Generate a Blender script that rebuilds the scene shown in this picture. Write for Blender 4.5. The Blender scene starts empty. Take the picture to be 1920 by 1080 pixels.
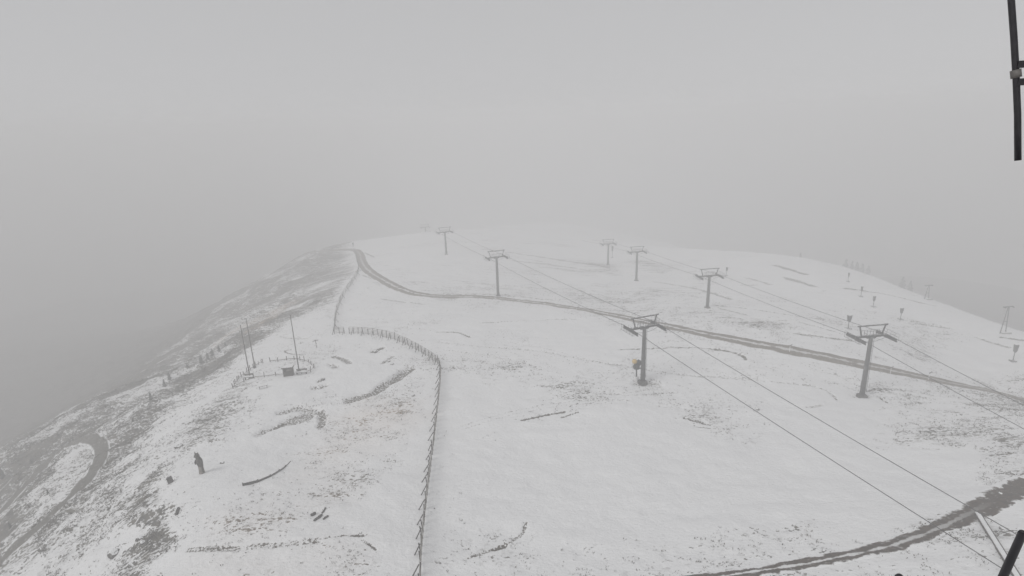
import bpy, bmesh, math, random
import numpy as np
from mathutils import Vector, Matrix

S = bpy.context.scene
C = S.collection
rnd = random.Random(11)

# ------------------------------------------------------------------ camera
FPX = 1050.0                       # focal length in pixels of the 1920 wide frame
PITCH, ROLL = math.radians(16.6), math.radians(-2.1)
_r = np.array([1.0, 0, 0]); _u = np.array([0, math.sin(PITCH), math.cos(PITCH)])
FW = np.array([0, math.cos(PITCH), -math.sin(PITCH)])
RT = math.cos(ROLL) * _r + math.sin(ROLL) * _u
UP = -math.sin(ROLL) * _r + math.cos(ROLL) * _u
cam_d = bpy.data.cameras.new('camera')
cam = bpy.data.objects.new('camera', cam_d); C.objects.link(cam)
cam_d.sensor_width = 36.0; cam_d.lens = 36.0 * FPX / 1920.0
cam_d.clip_start = 0.05; cam_d.clip_end = 20000
cam.matrix_world = Matrix(((RT[0], UP[0], -FW[0], 0), (RT[1], UP[1], -FW[1], 0), (RT[2], UP[2], -FW[2], 0), (0, 0, 0, 1)))
S.camera = cam

# ------------------------------------------------------------------ sky, sun, exposure
SUN_EL, SUN_AZ = math.radians(44), math.radians(235)
W = bpy.data.worlds.new('World'); S.world = W; W.use_nodes = True
nt = W.node_tree; nt.nodes.clear()
sky = nt.nodes.new('ShaderNodeTexSky'); sky.sky_type = 'NISHITA'; sky.sun_disc = False
sky.sun_elevation = SUN_EL; sky.sun_rotation = SUN_AZ; sky.altitude = 2000; sky.dust_density = 4.0
hs = nt.nodes.new('ShaderNodeHueSaturation'); hs.inputs['Saturation'].default_value = 0.06
flat = nt.nodes.new('ShaderNodeMix'); flat.data_type = 'RGBA'
flat.inputs[0].default_value = 0.9                      # an even cloud deck in front of the sky
flat.inputs[7].default_value = (4.72, 4.72, 4.81, 1)
bg = nt.nodes.new('ShaderNodeBackground'); bg.inputs['Strength'].default_value = 0.1
wo = nt.nodes.new('ShaderNodeOutputWorld')
nt.links.new(sky.outputs[0], hs.inputs['Color']); nt.links.new(hs.outputs[0], flat.inputs[6])
nt.links.new(flat.outputs[2], bg.inputs['Color']); nt.links.new(bg.outputs[0], wo.inputs['Surface'])
sl = bpy.data.lights.new('sun', 'SUN'); sl.energy = 1.5; sl.angle = math.radians(22); sl.color = (1, 0.98, 0.95)
so = bpy.data.objects.new('sun', sl); C.objects.link(so)
so.rotation_euler = (math.pi / 2 - SUN_EL, 0, math.pi - SUN_AZ)
vs = S.view_settings; vs.view_transform = 'Standard'; vs.look = 'None'; vs.gamma = 1; vs.use_curve_mapping = False
vs.exposure = 0.10
cy = S.cycles
cy.volume_bounces = 6; cy.max_bounces = 10; cy.diffuse_bounces = 3; cy.use_denoising = True
cy.sample_clamp_indirect = 4.0
HAZE = 0.0052

# ------------------------------------------------------------------ maths: pixel rays, noise, terrain
def rays(px):
    px = np.asarray(px, float).reshape(-1, 2)
    return FW + RT * ((px[:, :1] - 960) / FPX) + UP * ((540 - px[:, 1:2]) / FPX)
def at_y(u, v, Y):
    d = rays([(u, v)])[0]; return d * Y / d[1]

def hash2(ix, iy, seed):
    h = (ix.astype(np.int64) * 374761393 + iy.astype(np.int64) * 668265263 + seed * 1442695041) & 0xffffffff
    h = ((h ^ (h >> 13)) * 1274126177) & 0xffffffff
    h = h ^ (h >> 16)
    return (h & 0xffff) / 65535.0
def vnoise(x, y, seed=0):
    ix = np.floor(x); iy = np.floor(y); fx = x - ix; fy = y - iy
    fx = fx * fx * fx * (fx * (fx * 6 - 15) + 10); fy = fy * fy * fy * (fy * (fy * 6 - 15) + 10)
    a = hash2(ix, iy, seed); b = hash2(ix + 1, iy, seed); c = hash2(ix, iy + 1, seed); d = hash2(ix + 1, iy + 1, seed)
    return (a + (b - a) * fx) * (1 - fy) + (c + (d - c) * fx) * fy
def fbm(x, y, seed=0, n=4):
    s = 0; a = 0.5; t = 0
    for i in range(n):
        s = s + a * vnoise(x, y, seed + i); t += a; x = x * 2.03 + 7.3; y = y * 2.03 - 3.1; a *= 0.5
    return s / t
def sstep(a, b, x):
    t = np.clip((x - a) / (b - a), 0, 1); return t * t * (3 - 2 * t)

# ground control points: (image u, v, forward distance in metres) of things whose scale is known, plus world points
CT = [(1205, 716, 83), (934, 555, 150), (837, 477, 209), (1616, 742, 80), (1326, 577, 131), (1193, 526, 183), (1140, 497, 218),
      (800, 1080, 39), (1400, 1080, 37.5), (1919, 1080, 33.5), (1919, 900, 49), (300, 940, 52), (300, 1080, 41), (0, 1080, 53),
      (60, 930, 76), (0, 855, 103), (150, 830, 96), (200, 745, 128), (330, 690, 132), (450, 600, 172), (520, 520, 224), (600, 472, 256), (665, 468, 246),
      (470, 710, 90), (560, 695, 91), (625, 625, 114), (825, 690, 89), (960, 700, 86.5), (430, 730, 87), (640, 760, 76), (370, 888, 56.5),
      (960, 860, 60), (1400, 860, 59), (1700, 900, 52), (640, 545, 158), (400, 800, 71), (560, 860, 61), (250, 1000, 49),
      (1919, 625, 128), (1800, 583, 150), (1700, 545, 176), (1590, 503, 222), (1480, 482, 245), (1919, 745, 88), (1900, 675, 107), (1480, 655, 95), (1590, 625, 106)]
ctl = [at_y(*c) for c in CT]
WP = [(-110, 60, -82), (-150, 140, -86), (-190, 190, -104), (-150, 200, -86), (-150, 260, -84), (-120, 300, -72), (-240, 60, -150), (-280, 300, -116), (-400, 440, -142), (-330, 200, -120), (-560, 420, -180),
      (-100, 10, -80), (-40, 10, -45), (0, 0, -29), (0, 20, -33), (20, 8, -29), (45, 18, -29), (60, 40, -33), (90, 60, -38), (-20, -40, -31), (30, -40, -27), (100, 0, -36), (0, -120, -42),
      (140, 90, -48), (175, 120, -78), (190, 200, -88), (270, 300, -112), (215, 300, -104), (290, 180, -112), (450, 500, -165), (350, 500, -152), (200, 40, -70),
      (-30, 300, -57), (60, 300, -66), (0, 400, -76), (110, 400, -92), (20, 520, -98), (-60, 400, -76), (140, 520, -120), (-190, 420, -140)]
ctl += [np.array(w, float) for w in WP]
for ang in range(0, 360, 30):
    for rr, zz in ((620, -230), (1000, -280), (1500, -290)):
        ctl.append(np.array([rr * math.sin(math.radians(ang)), rr * math.cos(math.radians(ang)), zz + {0: 50, 180: 50, 300: 45, 330: 75, 30: 55, 60: 50}.get(ang, 0)]))
ctl = np.array(ctl); SC = 100.0
def _phi(r2): return np.where(r2 > 0, 0.5 * r2 * np.log(np.maximum(r2, 1e-12)), 0)
def _tps():
    P = ctl[:, :2] / SC; n = len(P)
    K = _phi(((P[:, None] - P[None]) ** 2).sum(2)) + np.eye(n) * 2e-4
    A = np.zeros((n + 3, n + 3)); A[:n, :n] = K; A[:n, n] = 1; A[:n, n + 1:] = P; A[n, :n] = 1; A[n + 1:, :n] = P.T
    return P, np.linalg.solve(A, np.concatenate([ctl[:, 2], np.zeros(3)]))
TP, TW = _tps(); NC = len(TP)
def tps_h(x, y):
    x = np.asarray(x, float) / SC; y = np.asarray(y, float) / SC
    z = TW[NC] + TW[NC + 1] * x + TW[NC + 2] * y
    for i in range(NC):
        z = z + TW[i] * _phi((x - TP[i, 0]) ** 2 + (y - TP[i, 1]) ** 2)
    return np.maximum(z, -300)
GX = np.arange(-400, 401, 1.6); GY = np.arange(-60, 441, 1.6)
GT = tps_h(*np.meshgrid(GX, GY))                      # the same surface on a table, for speed
def base_h(x, y):
    shape = np.shape(x); x = np.ravel(x); y = np.ravel(y); out = np.empty(x.shape)
    ins = (x > GX[0]) & (x < GX[-1] - 0.1) & (y > GY[0]) & (y < GY[-1] - 0.1)
    fx = (x[ins] - GX[0]) / 1.6; fy = (y[ins] - GY[0]) / 1.6; i = fx.astype(int); j = fy.astype(int); fx = fx - i; fy = fy - j
    out[ins] = (GT[j, i] * (1 - fx) + GT[j, i + 1] * fx) * (1 - fy) + (GT[j + 1, i] * (1 - fx) + GT[j + 1, i + 1] * fx) * fy
    if (~ins).any(): out[~ins] = tps_h(x[~ins], y[~ins])
    return out.reshape(shape)
def left_mask(x, y):              # 1 on the steep western flank, 0 on the plateau
    edge = np.interp(y, [0, 40, 52, 70, 90, 115, 160, 245, 300], [-32, -33, -39, -44, -52, -52, -58, -70, -75])
    return sstep(0, 16, edge - x)
def height(x, y):
    x = np.asarray(x, float); y = np.asarray(y, float)
    z = base_h(x, y); m = left_mask(x, y)
    z = z + (fbm(x / 14, y / 14, 3, 3) - 0.5) * (0.9 + 2.2 * m)
    a = (x * 0.80 + y * 0.60); b = (-x * 0.60 + y * 0.80)      # rills run down the fall line
    z = z + (fbm(a / 22, b / 4.5, 9, 3) - 0.5) * 2.6 * m
    z = z + (fbm(x / 1.9, y / 1.9, 5, 3) - 0.5) * (0.26 + 0.5 * m) + (fbm(x / 7 + y / 20, y / 3.2, 15, 3) - 0.5) * 0.38
    return z
def ground(px):                   # where the rays through these image points meet the ground (world points)
    d = rays(px); n = len(d); t0 = np.full(n, 12.0); t = t0.copy(); hit = np.zeros(n, bool); lo = t.copy()
    for _ in range(900):
        act = ~hit
        if not act.any(): break
        p = d[act] * t[act][:, None]
        below = p[:, 2] < height(p[:, 0], p[:, 1])
        idx = np.where(act)[0]; hit[idx[below]] = True
        nx = idx[~below]; lo[nx] = t[nx]; t[nx] += 0.6 + t[nx] * 0.012
        if (t[nx] > 700).all() and len(nx): break
    hi = t.copy()
    for _ in range(22):
        m = (lo + hi) / 2; p = d * m[:, None]; b = p[:, 2] < height(p[:, 0], p[:, 1])
        hi = np.where(b, m, hi); lo = np.where(b, lo, m)
    return d * hi[:, None]
def G(u, v): return Vector(ground([(u, v)])[0])
def gz(x, y): return float(height(np.array([x]), np.array([y]))[0])

# ------------------------------------------------------------------ materials
def new_mat(name):
    m = bpy.data.materials.new(name); m.use_nodes = True
    t = m.node_tree; return m, t, t.nodes['Principled BSDF']
class N:                                              # tiny node helper
    def __init__(s, t): s.t = t
    def n(s, typ, **kw):
        o = s.t.nodes.new(typ)
        for k, v in kw.items(): setattr(o, k, v)
        return o
    def put(s, sock, v):
        if hasattr(v, 'is_output'): s.t.links.new(v, sock)
        else: sock.default_value = v
    def math(s, op, a, b=0.0, c=0.0, clamp=False):
        o = s.n('ShaderNodeMath', operation=op, use_clamp=clamp)
        for i, v in enumerate((a, b, c)): s.put(o.inputs[i], v)
        return o.outputs[0]
    def mix(s, f, a, b):
        o = s.n('ShaderNodeMix', data_type='RGBA'); s.put(o.inputs[0], f)
        s.put(o.inputs[6], a if hasattr(a, 'is_output') else (*a, 1)); s.put(o.inputs[7], b if hasattr(b, 'is_output') else (*b, 1))
        return o.outputs[2]
    def fmix(s, f, a, b):
        o = s.n('ShaderNodeMix', data_type='FLOAT'); s.put(o.inputs[0], f); s.put(o.inputs[2], a); s.put(o.inputs[3], b); return o.outputs[0]
    def noise(s, vec, scale, detail=3.0, rough=0.55):
        o = s.n('ShaderNodeTexNoise'); s.put(o.inputs['Vector'], vec); o.inputs['Scale'].default_value = scale
        o.inputs['Detail'].default_value = detail; o.inputs['Roughness'].default_value = rough; return o.outputs['Fac']
    def ramp(s, v, a, b):                             # smooth step
        o = s.n('ShaderNodeMapRange', interpolation_type='SMOOTHSTEP'); s.put(o.inputs[0], v); s.put(o.inputs[1], a); s.put(o.inputs[2], b); return o.outputs[0]
    def attr(s, name): return s.n('ShaderNodeAttribute', attribute_name=name).outputs['Fac']
    def pos(s): return s.n('ShaderNodeNewGeometry').outputs['Position']
    def mapping(s, vec, rotz, scale):
        o = s.n('ShaderNodeMapping'); s.put(o.inputs['Vector'], vec); o.inputs['Rotation'].default_value = (0, 0, rotz); o.inputs['Scale'].default_value = scale; return o.outputs[0]
    def bump(s, h, strength, dist):
        o = s.n('ShaderNodeBump'); s.put(o.inputs['Height'], h); o.inputs['Strength'].default_value = strength; o.inputs['Distance'].default_value = dist; return o.outputs[0]

def plain(name, c1, c2, scale=3.0, rough=0.7, metal=0.0, bump=0.15, snow_top=0.0):
    m, t, b = new_mat(name); k = N(t)
    tc = k.n('ShaderNodeTexCoord').outputs['Object']
    f = k.noise(tc, scale, 4.0); col = k.mix(k.ramp(f, 0.35, 0.68), c1, c2)
    if snow_top:                                      # snow lying on faces that look up
        nz = k.n('ShaderNodeSeparateXYZ'); t.links.new(k.n('ShaderNodeNewGeometry').outputs['Normal'], nz.inputs[0])
        g = k.ramp(k.math('ADD', nz.outputs[2], k.math('MULTIPLY', k.math('SUBTRACT', f, 0.5), 0.8)), 1.0 - snow_top, 1.12 - snow_top)
        col = k.mix(g, col, (0.78, 0.79, 0.8))
    k.put(b.inputs['Base Color'], col); b.inputs['Roughness'].default_value = rough; b.inputs['Metallic'].default_value = metal
    if bump: k.put(b.inputs['Normal'], k.bump(f, bump, 0.05))
    return m

SNOW = (0.80, 0.805, 0.815)
def ground_mat():
    m, t, b = new_mat('snow_and_grass'); k = N(t); p = k.pos()
    bare, dirt, tint, flank = (k.attr(a) for a in ('bare', 'dirt', 'tint', 'flank'))
    n1 = k.noise(k.mapping(p, 0.1, (0.75, 1.0, 0.4)), 3.0, 4.0, 0.6)
    n2 = k.noise(k.mapping(p, math.radians(-36.9), (0.2, 1.0, 0.3)), 1.1, 6.0, 0.68)
    nl = k.noise(k.mapping(p, 0.15, (0.14, 1.0, 0.3)), 0.6, 4.0, 0.6)          # wind-laid streaks on the plateau
    pn = k.math('ADD', k.math('MULTIPLY', n1, 0.6), k.math('MULTIPLY', nl, 0.4))
    fn = k.math('ADD', k.math('MULTIPLY', n2, 0.46), k.math('MULTIPLY', n1, 0.54))
    nn = k.fmix(flank, pn, fn)
    thr = k.math('SUBTRACT', 0.685, k.math('MULTIPLY', bare, 0.27))
    speck = k.ramp(k.math('SUBTRACT', nn, thr), 0.0, 0.04)
    soft = k.math('MULTIPLY', k.ramp(k.math('SUBTRACT', k.noise(p, 1.1, 5.0, 0.7), k.math('SUBTRACT', 0.66, k.math('MULTIPLY', bare, 0.32))), 0.0, 0.16), 0.30)
    speck = k.math('MAXIMUM', speck, soft)
    g1 = k.noise(p, 0.9, 3.0)
    grass = k.mix(k.ramp(g1, 0.35, 0.65), (0.035, 0.031, 0.025), (0.10, 0.087, 0.066))
    grass = k.mix(k.math('MULTIPLY', tint, 0.7), grass, (0.36, 0.235, 0.14))
    dn = k.noise(p, 3.6, 4.0, 0.7)
    soil = k.mix(k.ramp(dn, 0.35, 0.62), (0.04, 0.035, 0.03), (0.11, 0.095, 0.078))
    dm = k.ramp(k.math('ADD', dirt, k.math('MULTIPLY', k.math('SUBTRACT', dn, 0.5), 2.2)), 0.42, 0.62)
    snowv = k.mix(k.noise(p, 0.11, 3.0), (0.76, 0.765, 0.78), (0.83, 0.835, 0.84))
    col = k.mix(k.math('MULTIPLY', speck, 0.92), snowv, grass)
    col = k.mix(k.math('MULTIPLY', tint, 0.22), col, (0.62, 0.46, 0.34))
    col = k.mix(dm, col, soil)
    k.put(b.inputs['Base Color'], col); b.inputs['Roughness'].default_value = 0.85; b.inputs['Specular IOR Level'].default_value = 0.15
    hgt = k.math('ADD', k.math('MULTIPLY', nn, 1.0), k.math('MULTIPLY', k.noise(p, 6.0, 2.0), 0.12))
    k.put(b.inputs['Normal'], k.bump(hgt, 0.55, 0.5))
    return m
def road_mat(name, c1, c2, ragged, edge, thin=0.0):
    """Gravel seen through thin snow: UV.x runs across the road, UV.y along it in metres."""
    m, t, b = new_mat(name); k = N(t); p = k.pos()
    uv = k.n('ShaderNodeSeparateXYZ'); t.links.new(k.n('ShaderNodeUVMap').outputs[0], uv.inputs[0])
    mid = k.attr('middle')
    x = k.math('ABSOLUTE', k.math('SUBTRACT', uv.outputs[0], 0.5))                 # 0 centre .. 0.5 edge
    nz = k.math('SUBTRACT', k.noise(p, 0.8, 5.0, 0.65), 0.5)
    nw = k.math('SUBTRACT', k.noise(k.mapping(p, 0, (1, 1, 1)), 0.25, 3.0, 0.6), 0.5)
    e = k.math('ADD', x, k.math('ADD', k.math('MULTIPLY', nz, ragged), k.math('MULTIPLY', nw, ragged * 0.8)))
    inside = k.math('SUBTRACT', 1.0, k.ramp(e, edge, edge + 0.09))
    strip = k.math('SUBTRACT', 1.0, k.ramp(k.math('ADD', x, k.math('MULTIPLY', nz, 0.45)), 0.03, 0.10))   # snow between the wheels
    cov = k.math('MULTIPLY', inside, k.math('SUBTRACT', 1.0, k.math('MULTIPLY', strip, mid)))
    gr = k.mix(k.ramp(k.noise(p, 2.6, 5.0, 0.7), 0.35, 0.65), c1, c2)
    gr = k.mix(k.math('ADD', thin, k.math('MULTIPLY', k.ramp(k.noise(p, 1.7, 6.0, 0.75), 0.56, 0.70), 0.55)), gr, SNOW)
    sn = k.mix(k.noise(p, 0.11, 3.0), (0.76, 0.765, 0.78), (0.83, 0.835, 0.84))
    k.put(b.inputs['Base Color'], k.mix(cov, sn, gr)); b.inputs['Roughness'].default_value = 0.85; b.inputs['Specular IOR Level'].default_value = 0.2
    k.put(b.inputs['Normal'], k.bump(k.math('ADD', nz, k.math('MULTIPLY', cov, -0.4)), 0.5, 0.2))
    return m

M = dict(
    ground=ground_mat(),
    gravel=road_mat('gravel_road', (0.09, 0.073, 0.055), (0.18, 0.15, 0.118), 0.16, 0.37, 0.04),
    flankroad=road_mat('grey_gravel', (0.08, 0.073, 0.063), (0.13, 0.12, 0.105), 0.14, 0.34, 0.02),
    mud=road_mat('wet_mud', (0.022, 0.014, 0.009), (0.07, 0.047, 0.031), 0.6, 0.28),
    steel=plain('galvanised_steel', (0.05, 0.051, 0.053), (0.095, 0.096, 0.098), 1.6, 0.5, 0.2, 0.05),
    dark=plain('dark_steel', (0.018, 0.018, 0.019), (0.04, 0.04, 0.041), 4.0, 0.55, 0.2, 0.05, 0.04),
    tread=plain('snowy_grating', (0.08, 0.08, 0.085), (0.14, 0.14, 0.145), 4.0, 0.6, 0.2, 0.05, 0.5),
    rubber=plain('black_rubber', (0.015, 0.015, 0.016), (0.03, 0.03, 0.032), 5.0, 0.7),
    concrete=plain('concrete', (0.22, 0.215, 0.2), (0.32, 0.31, 0.3), 2.0, 0.9, 0, 0.3, 0.25),
    wetconcrete=plain('wet_concrete', (0.05, 0.048, 0.045), (0.09, 0.086, 0.08), 2.0, 0.8, 0, 0.3),
    wood=plain('weathered_wood', (0.03, 0.025, 0.021), (0.07, 0.058, 0.05), 6.0, 0.85, 0, 0.4),
    woodsnow=plain('snowy_weathered_wood', (0.07, 0.058, 0.048), (0.13, 0.11, 0.09), 6.0, 0.85, 0, 0.4, 0.35),
    fence=plain('fence_board', (0.03, 0.027, 0.025), (0.06, 0.055, 0.05), 5.0, 0.85, 0, 0.3, 0.12),
    greywood=plain('grey_wood', (0.15, 0.135, 0.12), (0.24, 0.22, 0.2), 5.0, 0.85, 0, 0.3),
    carved=plain('carved_dark_wood', (0.02, 0.018, 0.017), (0.055, 0.048, 0.043), 7.0, 0.8, 0, 0.6),
    rope=plain('rope_steel', (0.02, 0.02, 0.021), (0.04, 0.04, 0.041), 5.0, 0.55, 0.3, 0),
    near=plain('black_tube', (0.010, 0.009, 0.012), (0.018, 0.016, 0.021), 30.0, 0.45, 0, 0.02),
    collar=plain('grey_collar', (0.10, 0.095, 0.09), (0.16, 0.15, 0.14), 30.0, 0.6, 0, 0.02),
    yellow=plain('yellow_plastic', (0.50, 0.34, 0.10), (0.60, 0.42, 0.14), 6.0, 0.5, 0, 0.02),
    white=plain('white_pad', (0.7, 0.7, 0.7), (0.8, 0.8, 0.8), 4.0, 0.7, 0, 0.1),
    cover=plain('dark_tarpaulin', (0.018, 0.0185, 0.02), (0.04, 0.041, 0.045), 4.0, 0.75, 0, 0.3),
    rock=plain('dark_rock', (0.05, 0.047, 0.044), (0.13, 0.12, 0.11), 3.0, 0.9, 0, 0.6, 0.3),
    needles=plain('spruce_needles', (0.018, 0.026, 0.016), (0.04, 0.052, 0.032), 3.0, 0.8, 0, 0.1, 0.25),
    bark=plain('bark', (0.05, 0.04, 0.03), (0.09, 0.075, 0.06), 6.0, 0.9),
    tuft=plain('dead_grass', (0.04, 0.035, 0.027), (0.11, 0.093, 0.068), 0.7, 0.9, 0, 0),
    snow=plain('snow', (0.76, 0.765, 0.78), (0.83, 0.835, 0.84), 2.0, 0.85, 0, 0.2),
)

# ------------------------------------------------------------------ mesh helpers
class MB:
    def __init__(s): s.v = []; s.f = []
    def add(s, vs, fs):
        o = len(s.v); s.v += [tuple(map(float, x)) for x in vs]; s.f += [tuple(i + o for i in q) for q in fs]; return s
    def box(s, c, d, R=None, taper=(1, 1)):
        c = Vector(c); hx, hy, hz = d[0] / 2, d[1] / 2, d[2] / 2; R = R or Matrix.Identity(3); vs = []
        for z in (-1, 1):
            kx, ky = (taper if z > 0 else (1, 1))
            for (x, y) in ((-1, -1), (1, -1), (1, 1), (-1, 1)): vs.append(c + R @ Vector((x * hx * kx, y * hy * ky, z * hz)))
        return s.add(vs, [(3, 2, 1, 0), (4, 5, 6, 7), (0, 1, 5, 4), (1, 2, 6, 5), (2, 3, 7, 6), (3, 0, 4, 7)])
    def beam(s, p, q, w, h, up=(0, 0, 1)):
        p = Vector(p); q = Vector(q); y = (q - p); L = y.length; y.normalize(); x = y.cross(Vector(up))
        if x.length < 1e-3: x = y.cross(Vector((1, 0, 0)))
        x.normalize(); z = x.cross(y)
        return s.box((p + q) / 2, (w, L, h), Matrix((x, y, z)).transposed())
    def tube(s, pts, rad, n=8, caps=True):
        pts = [Vector(p) for p in pts]; k = len(pts); rad = rad if isinstance(rad, (list, tuple)) else [rad] * k
        vs = []; fs = []; ref = None
        for i, p in enumerate(pts):
            d = (pts[min(i + 1, k - 1)] - pts[max(i - 1, 0)]).normalized()
            if ref is None: ref = Vector((0, 0, 1)) if abs(d.z) < 0.9 else Vector((1, 0, 0))
            x = d.cross(ref).normalized(); y = x.cross(d)
            for j in range(n):
                a = 2 * math.pi * j / n; vs.append(p + (x * math.cos(a) + y * math.sin(a)) * rad[i])
        for i in range(k - 1):
            for j in range(n):
                a = i * n + j; b = i * n + (j + 1) % n; fs.append((a, b, b + n, a + n))
        if caps: fs += [tuple(range(n - 1, -1, -1)), tuple(range((k - 1) * n, k * n))]
        return s.add(vs, fs)
    def rings(s, rows, n=12):                        # rows: (centre, rx, ry, squareness) stacked sections
        vs = []; fs = []
        for (c, rx, ry, e) in rows:
            for j in range(n):
                a = 2 * math.pi * j / n; ca, sa = math.cos(a), math.sin(a)
                vs.append((c[0] + rx * math.copysign(abs(ca) ** e, ca), c[1] + ry * math.copysign(abs(sa) ** e, sa), c[2]))
        k = len(rows)
        for i in range(k - 1):
            for j in range(n):
                a = i * n + j; b = i * n + (j + 1) % n; fs.append((a, b, b + n, a + n))
        fs += [tuple(range(n - 1, -1, -1)), tuple(range((k - 1) * n, k * n))]
        return s.add(vs, fs)
    def mesh(s, name, mat, smooth=False):
        me = bpy.data.meshes.new(name); me.from_pydata(s.v, [], s.f); me.materials.append(M[mat]); me.update()
        if smooth: me.polygons.foreach_set('use_smooth', [True] * len(me.polygons))
        return me
    def build(s, name, mat, parent=None, smooth=False):
        o = bpy.data.objects.new(name, s.mesh(name, mat, smooth)); C.objects.link(o); o.parent = parent; return o
def tag(o, label, cat=None, group=None, kind=None):
    if label: o['label'] = label
    if cat: o['category'] = cat
    if group: o['group'] = group
    if kind: o['kind'] = kind
    return o
def thing(name, label, cat, loc, rz=0.0, group=None):
    o = bpy.data.objects.new(name, None); C.objects.link(o); o.location = loc; o.rotation_euler = (0, 0, rz); o.empty_display_size = 0.2
    return tag(o, label, cat, group)
def inst(name, me, parent, loc=(0, 0, 0), rot=(0, 0, 0), sc=(1, 1, 1)):
    o = bpy.data.objects.new(name, me); C.objects.link(o); o.parent = parent; o.location = loc; o.rotation_euler = rot; o.scale = sc; return o
def polyline(pts, step):                              # resample a list of xy points by arc length with a smooth curve
    P = np.array([(p[0], p[1]) for p in pts], float)
    d = np.r_[0, np.cumsum(np.hypot(*np.diff(P, axis=0).T))]
    t = np.linspace(0, d[-1], max(2, int(d[-1] / step) + 1)); X = np.interp(t, d, P[:, 0]); Y = np.interp(t, d, P[:, 1])
    return np.stack([X, Y], 1)
def smooth_px(px, step=6.0, it=3):                    # round the corners of an image-space sketch before it is laid on the ground
    P = np.array(px, float)
    for _ in range(it):
        q = [P[0]]
        for a, b in zip(P[:-1], P[1:]): q += [a * .75 + b * .25, a * .25 + b * .75]
        q.append(P[-1]); P = np.array(q)
    return P

# ------------------------------------------------------------------ ground
def seg_dist(X, Y, pts):
    best = np.full(X.shape, 1e9)
    for (ax, ay), (bx, by) in zip(pts[:-1], pts[1:]):
        dx, dy = bx - ax, by - ay; L = dx * dx + dy * dy + 1e-9
        t = np.clip(((X - ax) * dx + (Y - ay) * dy) / L, 0, 1)
        best = np.minimum(best, (X - ax - t * dx) ** 2 + (Y - ay - t * dy) ** 2)
    return np.sqrt(best)
def in_poly(X, Y, pts):
    ins = np.zeros(X.shape, bool); n = len(pts)
    for i in range(n):
        (x1, y1), (x2, y2) = pts[i], pts[(i + 1) % n]
        c = ((y1 > Y) != (y2 > Y)) & (X < (x2 - x1) * (Y - y1) / (y2 - y1 + 1e-12) + x1); ins ^= c
    return ins
def xy(px): return [(p[0], p[1]) for p in ground(px)]

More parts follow.
